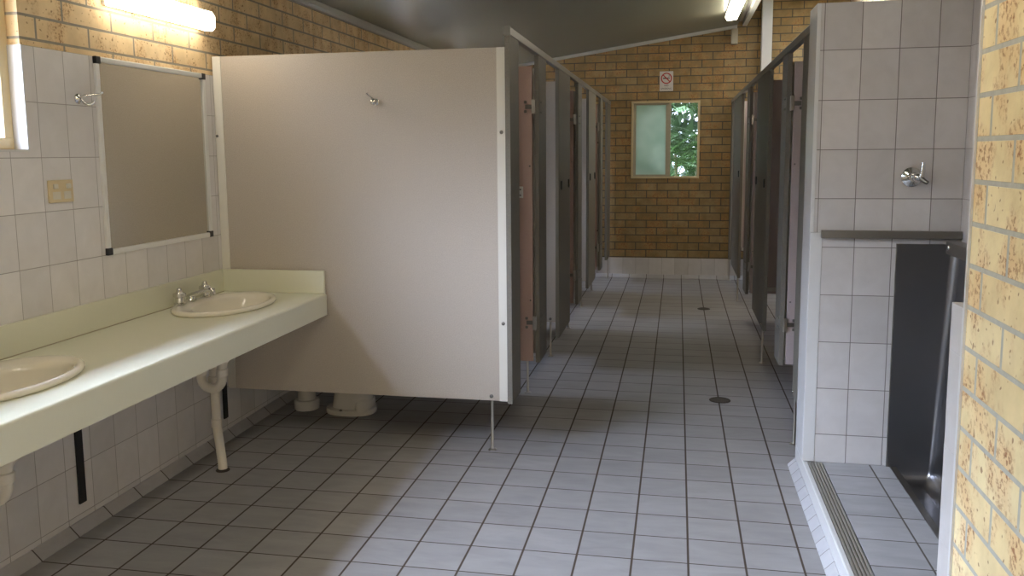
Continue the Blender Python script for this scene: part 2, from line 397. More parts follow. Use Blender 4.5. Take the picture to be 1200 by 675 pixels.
# cut for the trough is made by keeping the step to x<1.665
bpy.data.objects.remove(st)
st = struct(MB().box(1.387, 1.662, -1.0845, .857, 0.001, .1).build('floor_step', M['step_floor']), 'raised tiled step in front of the urinal', 'floor')
struct(MB().prism([(1.302, .001), (1.3865, .001), (1.3865, .088), (1.321, .088), (1.321, .1005), (1.306, .1005), (1.302, .0965)], 1, -1.0845, 1.078).build('trim_5', M['white_glaze']), 'white kerb along the raised step', 'trim')
struct(MB().prism([(1.3018, .0005), (1.3018, .036), (1.298, .036), (1.268, .005), (1.268, .0005)], 1, -1.17, 1.07).build('baseboard_right', M['cove_r']), 'sloped skirting tiles at the foot of the step', 'skirting')

# structural bits up high at the far end
struct(MB().box(1.422, 1.47, 1.2, YF-.002, 2.84, 3.02).build('trim_6', M['cornice']))
tb = MB().box(1.30, 1.37, YF-.09, YF-.002, 2.64, 2.805, .003).build('timber_block', M['timber'])
tag(tb, 'small pale timber block on the end wall under the ceiling edge', 'block')
po = thing('roof_post', (1.675, YF-.075, 0), 'tall white square post against the end wall above the right cubicles', 'post')
MB().box(1.62, 1.73, YF-.13, YF-.021, .08, 3.12, .004).build('post_shaft', M['white_paint'], po)
MB().box(1.59, 1.76, YF-.16, YF-.056, .002, .0795, .004).build('base_plate', M['alu'], po)

# ------------------------------------------------------------------ windows
w1 = bpy.data.objects.new('window_1', None); COL.objects.link(w1); w1.location = (-1.64, -1.1, WZ0); struct(w1, 'overexposed side window above the vanity', 'window')
y0, y1, z0, z1 = WIN1[0]+.002, WIN1[1]-.002, WZ0+.009, WZ1-.002
mb = MB()
for (a, b, c, d) in ((y0, y1, z0, z0+.04), (y0, y1, z1-.04, z1), (y0, y0+.04, z0+.04, z1-.04), (y1-.045, y1, z0+.04, z1-.04)): mb.box(-1.67, -1.6125, a, b, c, d, .002)
mb.build('window_frame', M['yellow_frame'], w1)
ym = (y0+y1)/2
mb = MB()
for (a, b, c, d) in ((y0+.041, ym+.03, z0+.041, z0+.075), (y0+.041, ym+.03, z1-.075, z1-.041), (y0+.041, y0+.075, z0+.075, z1-.075), (ym, ym+.03, z0+.075, z1-.075)): mb.box(-1.64, -1.62, a, b, c, d, .002)
sa = mb.build('sliding_sash', M['yellow_frame'], w1)
MB().box(-1.632, -1.629, y0+.075, ym, z0+.075, z1-.075).build('glass_pane', M['glass'], sa)

w2 = bpy.data.objects.new('window_2', None); COL.objects.link(w2); w2.location = (.59, YF, 1.157); struct(w2, 'sliding window in the end wall, frosted left pane and open right half', 'window')
a0, a1, b0, b1 = .2075, .9795, 1.1575, 2.0375
mb = MB(); fw = .024
for (a, b, c, d) in ((a0, a1, b0, b0+fw), (a0, a1, b1-fw, b1), (a0, a0+fw, b0+fw, b1-fw), (a1-fw, a1, b0+fw, b1-fw)): mb.box(a, b, YF-.012, YF+.06, c, d, .002)
mb.build('window_frame', M['yellow_frame'], w2)
mb = MB()
for (a, b, c, d) in ((.232, .655, b0+fw, b0+fw+.02), (.232, .655, b1-fw-.02, b1-fw), (.232, .262, b0+fw+.02, b1-fw-.02), (.60, .655, b0+fw+.02, b1-fw-.02)): mb.box(a, b, YF+.012, YF+.03, c, d, .002)
sa = mb.build('sliding_sash', M['timber'], w2)
MB().box(.2625, .5995, YF+.018, YF+.023, b0+fw+.02, b1-fw-.02).build('frosted_pane', M['frost'], sa)
for i, (h0, h1, k0, k1) in enumerate(cub_w):
    w = bpy.data.objects.new('window_%d' % (3+i), None); COL.objects.link(w); w.location = (-1.68, (h0+h1)/2, k0); struct(w)
    mb = MB()
    for (a, b, c, d) in ((h0+.002, h1-.002, k0+.002, k0+.035), (h0+.002, h1-.002, k1-.035, k1-.002), (h0+.002, h0+.035, k0+.035, k1-.035), (h1-.035, h1-.002, k0+.035, k1-.035)): mb.box(-1.70, -1.66, a, b, c, d, .002)
    mb.build('window_frame', M['yellow_frame'], w)
    MB().box(-1.685, -1.680, h0+.0355, h1-.0355, k0+.0355, k1-.0355).build('frosted_pane', M['frost_pale'], w)

# ------------------------------------------------------------------ toilet partitions
def bolt(mb, c, axis, r=.009):
    mb.lathe([(r, 0), (r, .002), (r*.75, .005), (r*.3, .0065), (0, .0068)], c, axis, 14)
ZP0, ZP1 = .254, 1.955
def leg_parts(parent, x, y, zt):
    MB().lathe([(.022, .0005), (.022, .004), (.010, .008), (.008, .012), (.008, zt-.0006), (.0, zt-.0006)], (x, y, 0), n=16).build('leg', M['leg_steel'], parent, 40)
def partition_left(y, label, hook=False, group='dividing partitions of the left cubicles'):
    r = thing('cubicle_partition', (-.8, y, 0), label, 'partition', group)
    MB().box(-1.51, -.1005, y, y+.02, ZP0, ZP1, .0015).build('laminate_panel', M['panel'], r)
    mb = MB().box(-1.5535, -1.509, y-.004, y+.024, ZP0, ZP1, .002)
    wc = mb.build('wall_channel', M['channel'], r)
    mb = MB().box(-.1, -.0565, y-.006, y+.026, ZP0, ZP1, .002)
    if hook: mb = MB().box(-.1, -.034, y-.006, y-.0006, ZP0, ZP1, .0015).box(-.1, -.0565, y-.0005, y+.026, ZP0, ZP1, .0015)
    ec = mb.build('end_channel', M['channel'], r)
    for z in (.643, 1.562):
        mb = MB(); bolt(mb, (-.078, y-.006, z), (0, -1, 0)); mb.build('bolt', M['dark_metal'], ec, 40)
        mb = MB(); bolt(mb, (-1.545, y-.004, z), (0, -1, 0), .007); mb.build('bolt', M['dark_metal'], wc, 40)
    leg_parts(r, -.142, y+.010, ZP0)
    mb = MB(); bolt(mb, (-.142, y, ZP0+.022), (0, -1, 0), .010); mb.build('bolt', M['dark_metal'], r, 40)
    if hook:
        h = MB(); hx, hz = -.699, 1.715
        h.lathe([(.016, 0), (.016, .003), (.010, .006), (.007, .012), (.007, .022), (.013, .028), (.017, .036), (.014, .046), (.006, .051), (0, .052)], (hx, y, hz), (0, -1, 0), 20)
        hk = h.build('robe_hook', M['chrome'], r, 50)
        MB().tube([(hx-.003, y-.008, hz+.010), (hx-.016, y-.030, hz+.024), (hx-.026, y-.042, hz+.034), (hx-.030, y-.044, hz+.040)], [.0045, .004, .004, .006], 10).build('hook_arm', M['chrome'], hk, 60)
    return r
LP = [partition_left(1.033, 'large beige laminate partition facing the room beside the vanity, with robe hook', True)]
lab = ['cubicle partition and narrow grey pilaster carrying the nearest pink door on the left',
       'cubicle partition and wide grey pilaster between the second and third left doorways',
       'cubicle partition and narrow grey pilaster carrying the middle pink door on the left',
       'cubicle partition and wide grey pilaster between the fourth and fifth left doorways',
       'cubicle partition and narrow grey pilaster carrying the farthest pink door on the left']
for y, l in zip((2.06, 3.03, 4.05, 5.03, 6.03), lab): LP.append(partition_left(y, l))

FL0, FL1 = -.055, -.03       # left front screen
RAILZ0, RAILZ1 = 2.006, 2.043
hr = thing('headrail', (-.042, 4, RAILZ0), 'grey head rail along the top of the left cubicle fronts', 'rail')
MB().box(-.058, -.028, 1.0, YF-.003, RAILZ0, RAILZ1, .003).build('rail_bar', M['rail'], hr)
MB().box(-.060, -.026, .994, .9995, RAILZ0-.003, RAILZ1+.003, .002).build('end_cap', M['rail'], hr)
def hinge(door_parent, x, y, z, sgn, side):
    """knuckle plus two plates; sgn: +1 if the passage lies to +x, side: door hangs at y<hinge."""
    mb = MB().lathe([(.0, -.035), (.0075, -.035), (.0075, .035), (0, .035)], (x+sgn*.010, y, z), n=12)
    h = mb.build('hinge', M['black_plastic'], door_parent, 40)
    MB().box(x-sgn*.040, x-sgn*.004, y-.014, y-.0085, z-.012, z+.012, .0015).box(x-sgn*.046, x-sgn*.030, y-.0165, y-.0142, z-.034, z-.018, .003).box(x-sgn*.046, x-sgn*.030, y-.0165, y-.0142, z+.018, z+.034, .003).build('hinge_plate', M['dark_metal'], h)  # plain hinge plates lying on the door leaf, no separate mount
    MB().box(x-sgn*.002, x+sgn*.020, y-.026, y-.010, z-.040, z+.040, .002).build('hinge_cover', M['leg_steel'], h)
    return h
def pilaster_left(r, y0, y1, z0=.25, keep=(), hin=()):
    MB().box(FL0, FL1, y0, y1, z0, RAILZ0-.0006, .0015).build('front_pilaster', M['pilaster'], r)
    for yk in keep:
        MB().box(FL1, FL1+.010, yk-.022, yk+.022, 1.215, 1.275, .003).build('lock_keeper', M['black_plastic'], r)
    for z in hin:
        for dz in (-.028, .028):
            for dy in (.04, .075):
                mb = MB(); bolt(mb, (FL1, y0+dy, z+dz), (1, 0, 0), .007); mb.build('hinge_screw', M['dark_metal'], r, 40)
    return r
pilaster_left(LP[0], 1.001, 1.225)
pilaster_left(LP[1], 1.845, 2.115, hin=(.49, 1.72))
pilaster_left(LP[2], 2.68, 3.27, .215, keep=(2.78, 3.17))
pilaster_left(LP[3], 3.80, 4.065, hin=(.49, 1.72))
pilaster_left(LP[4], 4.62, 5.25, keep=(4.72, 5.15))
pilaster_left(LP[5], 5.81, 6.06, hin=(.49, 1.72))
r = thing('front_pilaster', (-.042, 6.87, 0), 'last grey pilaster of the left row against the end wall', 'pilaster')
pilaster_left(r, 6.66, 7.08); leg_parts(r, -.0425, 6.98, .25)
def door_left(yh, label):
    r = thing('cubicle_door', (-.06, yh, 0), label, 'door', 'pink doors of the left cubicles')
    MB().box(-.635, -.066, yh-.0195, yh-.001, .262, 1.944, .0015).build('door_leaf', M['pink'], r)
    for z in (.49, 1.72): hinge(r, -.064, yh-.0105, z, 1, -1)
    MB().box(-.150, -.118, yh-.0245, yh-.0197, 1.21, 1.275, .002).build('door_stop', M['white_plastic'], r)
    mb = MB(); bolt(mb, (-.134, yh-.0245, 1.225), (0, -1, 0), .005); bolt(mb, (-.134, yh-.0245, 1.258), (0, -1, 0), .005); mb.build('screw', M['dark_metal'], r)
    mb = MB(); bolt(mb, (-.080, yh-.0195, 1.39), (0, -1, 0), .005); bolt(mb, (-.080, yh-.0195, .62), (0, -1, 0), .005); mb.build('dowel_cap', M['dark_metal'], r)
    return r
door_left(1.844, 'nearest pink cubicle door on the left, swung inward')
door_left(3.799, 'middle pink cubicle door on the left, swung inward')
door_left(5.809, 'farthest pink cubicle door on the left, swung inward')

# right row
FR0, FR1 = 1.322, 1.347
hr = thing('headrail', (1.335, 4, RAILZ0), 'grey head rail along the top of the right cubicle fronts', 'rail')
MB().box(FR0-.003, FR1+.003, 1.082, YF-.003, RAILZ0-.012, RAILZ1-.010, .003).build('rail_bar', M['rail'], hr)
def pilaster_right(y0, y1, label, z0=.25, keep=(), hin=(), bolts=False, leg=None, root=None):
    r = root or thing('front_pilaster', (1.335, (y0+y1)/2, 0), label, 'pilaster', 'front pilasters of the right cubicles')
    MB().box(FR0, FR1, y0, y1, z0, RAILZ0-.0126, .0015).build('front_pilaster' if root else 'laminate_panel', M['pilaster'], r)
    for yk in keep:
        MB().box(FR0-.010, FR0, yk-.022, yk+.022, 1.215, 1.275, .003).build('lock_keeper', M['black_plastic'], r)
    for z in hin:
        for dz in (-.028, .028):
            for dy in (.04, .075):
                mb = MB(); bolt(mb, (FR0, y0+dy, z+dz), (-1, 0, 0), .007); mb.build('hinge_screw', M['dark_metal'], r, 40)
    if bolts:
        for z in (.32, .56, 1.50):
            mb = MB(); bolt(mb, (FR0, y0+.045, z), (-1, 0, 0), .008); mb.build('bolt', M['chrome'], r, 40)
    if leg:
        leg_parts(r, (FR0+FR1)/2, leg, z0)
        mb = MB(); bolt(mb, (FR0, leg, z0+.022), (-1, 0, 0), .008); mb.build('bolt', M['chrome'], r, 40)
    return r
pilaster_right(1.082, 1.405, 'grey pilaster nearest the white tiled wall on the right', bolts=True, leg=1.37)
pilaster_right(6.90, 7.08, 'last grey pilaster of the right row against the end wall', leg=7.0)
def door_right(yh, label):
    r = thing('cubicle_door', (1.36, yh, 0), label, 'door', 'lilac doors of the right cubicles')
    MB().box(1.357, 1.927, yh-.0195, yh-.001, .262, 1.944, .0015).build('door_leaf', M['lilac'], r)
    for z in (.49, 1.72): hinge(r, 1.356, yh-.0105, z, -1, -1)
    MB().box(1.418, 1.450, yh-.0245, yh-.0197, 1.20, 1.265, .002).build('door_stop', M['cream_plastic'], r)
    mb = MB(); bolt(mb, (1.434, yh-.0245, 1.215), (0, -1, 0), .005); bolt(mb, (1.434, yh-.0245, 1.248), (0, -1, 0), .005); mb.build('screw', M['dark_metal'], r)
    mb = MB(); bolt(mb, (1.372, yh-.0195, 1.39), (0, -1, 0), .005); bolt(mb, (1.372, yh-.0195, .62), (0, -1, 0), .005); mb.build('dowel_cap', M['dark_metal'], r)
    return r
door_right(1.999, 'nearest lilac cubicle door on the right, swung inward')
door_right(4.499, 'second lilac cubicle door on the right, swung inward')
def partition_right(y, z0, label):
    r = thing('cubicle_partition', (1.9, y, 0), label, 'partition', 'dividing partitions of the right cubicles')
    MB().box(1.3885, 2.505, y, y+.02, z0, ZP1, .0015).build('laminate_panel', M['lilac'], r)
    MB().box(1.351, 1.388, y-.004, y+.024, z0, ZP1, .002).build('end_channel', M['channel'], r)
    MB().box(2.5055, 2.548, y-.004, y+.024, z0, ZP1, .002).build('wall_channel', M['channel'], r)
    if z0 > .3: MB().box(1.3885, 2.505, y-.004, y+.024, z0-.030, z0-.0005, .002).build('bottom_rail', M['channel'], r)
    leg_parts(r, 2.35, y+.010, z0-.031 if z0 > .3 else z0)  # unseen leg added near the side wall to carry the partition
    return r
r = partition_right(2.125, ZP0, 'cubicle partition and narrow grey pilaster carrying the nearest lilac door')
pilaster_right(2.00, 2.23, '', hin=(.49, 1.72), root=r)
r = partition_right(3.36, .49, 'cubicle partition and wide grey pilaster in the right row, with black lock keepers')
pilaster_right(2.95, 3.82, '', keep=(3.10, 3.70), leg=3.07, root=r)
r = partition_right(4.64, ZP0, 'cubicle partition and narrow grey pilaster carrying the second lilac door')
pilaster_right(4.50, 4.80, '', hin=(.49, 1.72), root=r)
r = partition_right(5.95, .49, 'far cubicle partition and wide grey pilaster of the right row')
pilaster_right(5.45, 6.55, '', keep=(5.62,), leg=5.6, root=r)

# ------------------------------------------------------------------ vanity
v = thing('vanity_counter', (-1.27, -.4, .66), 'long pale green laminate vanity counter on the left wall', 'counter')
XC, ZT, ZB, YE, YS = -.985, .770, .661, 1.0255, -2.3
cx1, cx2 = -1.315, -1.315
BAS = [(-1.312, .62), (-1.312, -.755)]
BA, BB = .205, .305
# counter top slab with two oval cut-outs (grid with holes) and a rolled front edge
def counter():
    mb = MB(); b = mb.b; xb, xf = -1.5535, XC-.010
    n = 48
    def oval(c, k=.925): return [(c[0]+BA*k*math.cos(2*PI*i/n), c[1]+BB*k*math.sin(2*PI*i/n)) for i in range(n)]
    rows = sorted([(c[1]-.36, c[1]+.36, c) for c in BAS])
    y = YS
    for (a, d, c) in rows:
        mb.quad((xb, y, ZT), (xf, y, ZT), (xf, a, ZT), (xb, a, ZT)); y = d
        ov = oval(c); sq = []
        for (px, py) in ov:                      # project each oval point to the cell border
            dx, dy = px-c[0], py-c[1]
            tx = ((xf if dx > 0 else xb)-c[0])/dx if abs(dx) > 1e-9 else 1e9
            ty = ((d if dy > 0 else a)-c[1])/dy if abs(dy) > 1e-9 else 1e9
            k = min(tx, ty); sq.append((c[0]+dx*k, c[1]+dy*k))
        for cxn in (xb, xf):                      # snap the nearest border points to the cell corners
            for cyn in (a, d):
                i = min(range(n), key=lambda q: (sq[q][0]-cxn)**2+(sq[q][1]-cyn)**2); sq[i] = (cxn, cyn)
        O = [b.verts.new((*p, ZT)) for p in ov]; Q = [b.verts.new((*p, ZT)) for p in sq]; U = [b.verts.new((*p, ZT-.02)) for p in ov]
        for i in range(n):
            j = (i+1) % n; b.faces.new((O[i], O[j], Q[j], Q[i])); b.faces.new((O[i], U[i], U[j], O[j]))
    mb.quad((xb, y, ZT), (xf, y, ZT), (xf, YE, ZT), (xb, YE, ZT))
    prof = [(xf, ZT)] + [(xf+.010*math.sin(math.radians(a)), ZT-.010+.010*math.cos(math.radians(a))) for a in range(15, 91, 15)] + [(XC, ZB), (XC-.02, ZB), (XC-.02, ZT-.034), (XC-.02, ZT-.034)]
    A = [b.verts.new((p[0], YS, p[1])) for p in prof]; B = [b.verts.new((p[0], YE, p[1])) for p in prof]
    for i in range(len(prof)-2): b.faces.new((A[i], A[i+1], B[i+1], B[i]))
    i = len(prof)-1
    b.faces.new([b.verts.new((*p, )) for p in [(xf, YE, ZT), (XC-.003, YE, ZT-.003), (XC, YE, ZT-.010), (XC, YE, ZB), (XC-.02, YE, ZB), (XC-.02, YE, ZT-.034), (xb, YE, ZT-.034), (xb, YE, ZT)]])
    bmesh.ops.remove_doubles(b, verts=b.verts, dist=1e-5)
    return mb
counter().build('worktop', M['laminate'], v)
MB().box(-1.5545, -1.540, YS, YE-.0165, ZT+.0008, .886, .002).build('back_splash', M['laminate'], v)
MB().box(-1.5545, -.990, YE-.016, YE, ZT+.0008, .886, .002).build('end_splash', M['laminate'], v)
MB().box(-1.5398, -1.5375, YS, YE-.017, ZT+.0003, ZT+.0035).build('sealant_line', M['timber'], v)
for y in (-.118, .985):
    g = thing('counter_bracket', (-1.545, y, .1), 'black steel wall bracket under the counter, ' + ('nearer the camera' if y < 0 else 'beside the beige partition'), 'bracket', 'black brackets under the vanity')  # plain counter bracket on the wall, ends above the floor
    MB().box(-1.5538, -1.546, y-.019, y+.019, .105, .7355, .001).build('wall_bar', M['black'], g)
    MB().box(-1.5455, -1.03, y-.019, y+.019, .7275, .7355, .001).build('support_arm', M['black'], g)

def basin(c, label):
    r = thing('wash_basin', (c[0], c[1], ZT), label, 'basin', 'oval basins set in the vanity')
    n = 56; X, Y = c
    def ring(k, kb, dx, z): return [(X+dx+BA*k*math.cos(2*PI*i/n), Y+BB*kb*math.sin(2*PI*i/n), z) for i in range(n)]
    R = [ring(.975, .98, 0, ZT+.0008), ring(1.0, 1.0, 0, ZT+.006), ring(1.0, 1.0, 0, ZT+.014), ring(.975, .98, 0, ZT+.0205), ring(.93, .95, 0, ZT+.0225),
         ring(.86, .90, .006, ZT+.0200), ring(.73, .82, .030, ZT+.0165), ring(.70, .79, .034, ZT+.010), ring(.67, .76, .035, ZT-.010), ring(.60, .68, .032, ZT-.06),
         ring(.46, .50, .025, ZT-.105), ring(.25, .26, .02, ZT-.125), ring(.10, .07, .02, ZT-.130)]
    Rb = [ring(.10, .07, .02, ZT-.140), ring(.27, .28, .02, ZT-.138), ring(.50, .54, .025, ZT-.115), ring(.65, .73, .030, ZT-.062), ring(.72, .80, .032, ZT-.012), ring(.80, .82, .02, ZT+.0008)]
    mb = MB(); mb.loft(R + Rb + [R[0]], False, False)
    bmesh.ops.remove_doubles(mb.b, verts=mb.b.verts, dist=1e-6)
    mb.build('bowl', M['ceramic'], r, 60)
    mb = MB().lathe([(.021, -.1335), (.021, -.1285), (.012, -.1285), (.010, -.1300), (0, -.1305)], (X+.02, Y, ZT), n=20); mb.build('drain_ring', M['chrome'], r, 40)
    mb = MB().lathe([(.0085, 0), (.0085, .002), (.006, .0022), (0, .0022)], (X-.098, Y-.10, ZT-.004), Vector((.93, .0, .36)), 16); mb.build('overflow_hole', M['hole'], r)
    return r
def tapset(c, label):
    X, Y = c; z = ZT+.0256
    r = thing('basin_tap_set', (X-.178, Y, z), label, 'tap', 'chrome tap sets on the basins')
    for dy in (-.108, .108):
        p = (X-.165, Y+dy*1.0, z-.002)
        mb = MB().lathe([(.027, 0), (.027, .004), (.021, .008), (.020, .030), (0, .030)], p, n=24)
        tb_ = mb.build('tap_body', M['chrome'], r, 35)
        mb = MB(); n = 24                      # fluted handle
        prof = [(.022, .031), (.025, .034), (.025, .050), (.016, .055), (.012, .069), (.007, .073), (.0005, .074)]
        rings = [[(p[0]+rr*(1+(.10 if (i % 6 < 3 and 1 <= k <= 2) else 0))*math.cos(2*PI*i/n), p[1]+rr*(1+(.10 if (i % 6 < 3 and 1 <= k <= 2) else 0))*math.sin(2*PI*i/n), p[2]+h) for i in range(n)] for k, (rr, h) in enumerate(prof)]
        mb.loft(rings).build('tap_handle', M['chrome'], tb_, 35)
    p = (X-.172, Y-.005, z-.002)
    mb = MB().lathe([(.025, 0), (.025, .004), (.019, .009), (.017, .020), (0, .020)], p, n=24); mb.build('spout_base', M['chrome'], r, 35)
    mb = MB(); rings = []
    for (dx, dz, w, h) in ((-.014, .015, .017, .013), (.004, .023, .017, .013), (.04, .036, .015, .011), (.08, .048, .0145, .010), (.105, .051, .0145, .012), (.120, .046, .013, .014), (.124, .040, .010, .010)):
        rings.append([(p[0]+dx, p[1]+w*math.cos(2*PI*i/16), p[2]+dz+h*math.sin(2*PI*i/16)) for i in range(16)])
    mb.loft(rings).build('spout', M['chrome'], r, 50)
    MB().lathe([(.010, -.018), (.0105, 0), (0, 0)], (p[0]+.110, p[1], p[2]+.044), n=18).build('aerator', M['chrome'], r, 40)
    return r
def trap(c, label, to_wall=False):
    X, Y = c; dx, dy = X+1.312, Y-.62
    r = thing('waste_trap', (-1.33+dx, .55+dy, 0), label, 'pipe', 'white waste traps under the basins')
    def T(L): return [(x+dx, y+dy, z) for x, y, z in L]
    rp = .021
    bx, by, bz = -1.292, .62, .615
    tail = [(-1.292, .62, .624), (-1.292, .62, .585), (-1.285, .60, .555), (-1.262, .50, .548), (-1.258, .472, .535), (-1.258, .466, .51), (-1.258, .465, .475)]
    ub = [(-1.258-.052*(1-math.cos(math.radians(a))), .465, .470-.052*math.sin(math.radians(a))) for a in range(0, 181, 15)]
    wall_run = [(-1.362, .465, .49), (-1.364, .465, .512), (-1.375, .465, .530), (-1.40, .465, .540), (-1.5545, .465, .545)]
    MB().tube(T(tail + ub[1:] + wall_run) if to_wall else T(tail + ub[1:] + [(-1.362, .465, .49), (-1.364, .468, .515), (-1.368, .482, .535), (-1.374, .52, .545), (-1.379, .575, .540), (-1.380, .596, .522), (-1.380, .600, .49), (-1.378, .600, .40), (-1.376, .598, .21), (-1.368, .592, .165), (-1.335, .558, .055), (-1.329, .552, .03), (-1.328, .55, .001)]), rp, 18).build('pipe_run', M['pvc'], r, 60)
    for (p, a, b) in (((-1.258, .465), .478, .512), ((-1.362, .465), .478, .505), ((-1.379, .600), .40, .44))[:2 if to_wall else 3]:
        MB().lathe([(.0225, a), (.027, a+.003), (.027, b-.003), (.0225, b)], (p[0]+dx, p[1]+dy, 0), n=20).build('coupling_nut', M['pvc'], r, 40)
    if to_wall: MB().lathe([(.022, .0), (.034, .0), (.032, .006), (.022, .010)], (-1.5548+dx, .465+dy, .545), (1, 0, 0), 20).build('wall_collar', M['pvc'], r, 40); return r
    MB().lathe([(.0225, .192), (.0245, .194), (.0245, .230), (.0225, .232)], (-1.3765+dx, .5985+dy, 0), n=20).build('pipe_socket', M['pvc'], r, 40)
    MB().lathe([(.032, .0006), (.032, .004), (.0225, .010)], (-1.328+dx, .55+dy, 0), n=20).build('floor_collar', M['iron'], r, 40)
    return r
basin(BAS[0], 'whole cream oval basin beside the beige partition'); basin(BAS[1], 'cream oval basin cut off by the left edge, nearest the camera')
tapset(BAS[0], 'chrome pillar taps and spout on the basin beside the partition'); tapset(BAS[1], 'chrome pillar taps of the cut-off basin nearest the camera')
trap(BAS[0], 'white plastic waste trap and pipe under the basin beside the partition'); trap((BAS[1][0], BAS[1][1]+.10), 'white plastic waste trap under the cut-off basin nearest the camera', True)

# ------------------------------------------------------------------ things on the left wall
m_ = thing('wall_mirror', (-1.55, .52, 1.06), 'rectangular mirror in white frame with black corners above the counter', 'mirror')
a0, a1, b0, b1 = .124, .936, 1.062, 1.862
MB().box(-1.5545, -1.549, a0+.012, a1-.012, b0+.012, b1-.012).build('mirror_glass', M['mirror'], m_)
mb = MB(); f_ = .022; k_ = .028
for (a, b, c, d) in ((a0+k_, a1-k_, b0, b0+f_), (a0+k_, a1-k_, b1-f_, b1), (a0, a0+f_, b0+k_, b1-k_), (a1-f_, a1, b0+k_, b1-k_)): mb.box(-1.5543, -1.540, a, b, c, d, .003)
mb.build('mirror_frame', M['white_plastic'], m_)
for (a, c) in ((a0, b0), (a1-k_, b0), (a0, b1-k_), (a1-k_, b1-k_)): MB().box(-1.5543, -1.5375, a-.001, a+k_+.001, c-.001, c+k_+.001, .003).build('corner_cap', M['black_plastic'], m_)

sw = thing('light_switch', (-1.55, -.115, 1.335), 'cream double light switch on the white tiles left of the mirror', 'switch')
MB().box(-1.5545, -1.545, -.180, -.050, 1.293, 1.378, .003).build('switch_plate', M['cream_plastic'], sw)
for y in (-.150, -.080):
    MB().box(-1.545, -1.538, y-.012, y+.012, 1.345, 1.364, .003).build('rocker', M['pale_plastic'], sw)
    MB().box(-1.545, -1.5442, y-.020+(.006 if y < -.1 else -.004), y+.022+(.006 if y < -.1 else -.008), 1.306, 1.334).build('name_label', M['pale_plastic'], sw)
hk = thing('wall_hook', (-1.55, .05, 1.68), 'small chrome robe hook on the white tiles beside the mirror', 'hook')
HY, HZ = .022, 1.688
MB().lathe([(.020, 0), (.020, .003), (.012, .007), (.008, .015), (0, .015)], (-1.5548, HY, HZ), (1, 0, 0), 20).build('hook_plate', M['chrome'], hk, 40)
MB().tube([(-1.541, HY, HZ+.004), (-1.53, HY+.008, HZ+.012), (-1.512, HY+.03, HZ+.016), (-1.492, HY+.052, HZ+.02), (-1.485, HY+.056, HZ+.028)], [.005, .0045, .0045, .0045, .006], 10).build('upper_arm', M['chrome'], hk, 60)
MB().tube([(-1.541, HY, HZ-.004), (-1.528, HY+.002, HZ-.018), (-1.512, HY+.01, HZ-.024), (-1.50, HY+.018, HZ-.016), (-1.497, HY+.020, HZ-.008)], [.005, .0045, .0045, .0045, .006], 10).build('lower_arm', M['chrome'], hk, 60)

fl = thing('fluorescent_light', (-1.53, .6, 2.06), 'lit fluorescent batten on the brick wall above the mirror', 'light')
MB().box(-1.5645, -1.545, .215, .965, 2.075, 2.165, .003).build('batten_base', M['white_plastic'], fl)
MB().prism([(-1.5445, 2.072), (-1.505, 2.068), (-1.488, 2.082), (-1.486, 2.135), (-1.500, 2.158), (-1.5445, 2.166)], 1, .212, .93, .003).build('diffuser', M['tube'], fl)
MB().prism([(-1.5445, 2.070), (-1.503, 2.066), (-1.486, 2.081), (-1.484, 2.136), (-1.499, 2.160), (-1.5445, 2.168)], 1, .9305, .962, .003).build('end_cap', M['lit_cap'], fl)

# ceiling fluorescent (runs along the room, close to the high edge of the raked ceiling)
def ceiling_light(LX, LY0, LY1, label):
    fl = thing('fluorescent_light', (LX, LY0, cz(LX)-.08), label, 'light', 'battens along the high edge of the ceiling')
    sl = Matrix.Translation((LX, 0, cz(LX)-.0015)) @ Matrix.Rotation(-math.atan(.146), 4, 'Y')
    MB().box(-.055, .055, LY0, LY1, -.035, 0, .003, M=sl).build('batten_base', M['white_plastic'], fl)
    mb = MB().prism([(-.060, -.0355), (-.060, -.060), (-.045, -.085), (.045, -.085), (.060, -.060), (.060, -.0355)], 1, LY0, LY1, .004)
    for vv in mb.b.verts: vv.co = sl @ vv.co
    mb.build('diffuser', M['tube2'], fl)
ceiling_light(1.235, 4.72, 6.0, 'lit fluorescent batten fixed under the ceiling near its high edge')
# unseen batten added over the vanity end, inferred from the warm light there
ceiling_light(.35, -1.75, -.47, 'unseen fluorescent batten added on the ceiling over the vanity end of the room')

# no-smoking sign
sg = thing('no_smoking_sign', (.6, YF-.005, 2.14), 'small white no-smoking sign on the brick above the end window', 'sign')
x0, x1, z0, z1 = .523, .675, 2.148, 2.368
MB().box(x0, x1, YF-.006, YF-.001, z0, z1, .001).build('sign_board', M['sign_white'], sg)
cxs, czs, R_ = (x0+x1)/2, z1-.078, .062
mb = MB(); n = 40
def rg(r, y): return [(cxs+r*math.cos(2*PI*i/n), y, czs+r*math.sin(2*PI*i/n)) for i in range(n)]
mb.loft([rg(R_-.012, YF-.0062), rg(R_-.012, YF-.0078), rg(R_, YF-.0078), rg(R_, YF-.0062)], False, False)
mb.box(-.052, .052, -.0083, -.0079, -.0055, .0055, M=Matrix.Translation((cxs, YF, czs)) @ Matrix.Rotation(math.radians(45), 4, 'Y'))
mb.build('prohibition_ring', M['red'], sg)
mb = MB().box(cxs-.038, cxs+.022, YF-.0072, YF-.0063, czs-.006, czs+.006); mb.box(cxs+.025, cxs+.034, YF-.0072, YF-.0063, czs-.006, czs+.006)
mb.tube([(cxs+.030, YF-.0068, czs+.010), (cxs+.026, YF-.0068, czs+.018), (cxs+.034, YF-.0068, czs+.024), (cxs+.028, YF-.0068, czs+.034)], .0022, 8)
mb.build('cigarette', M['ink'], sg)
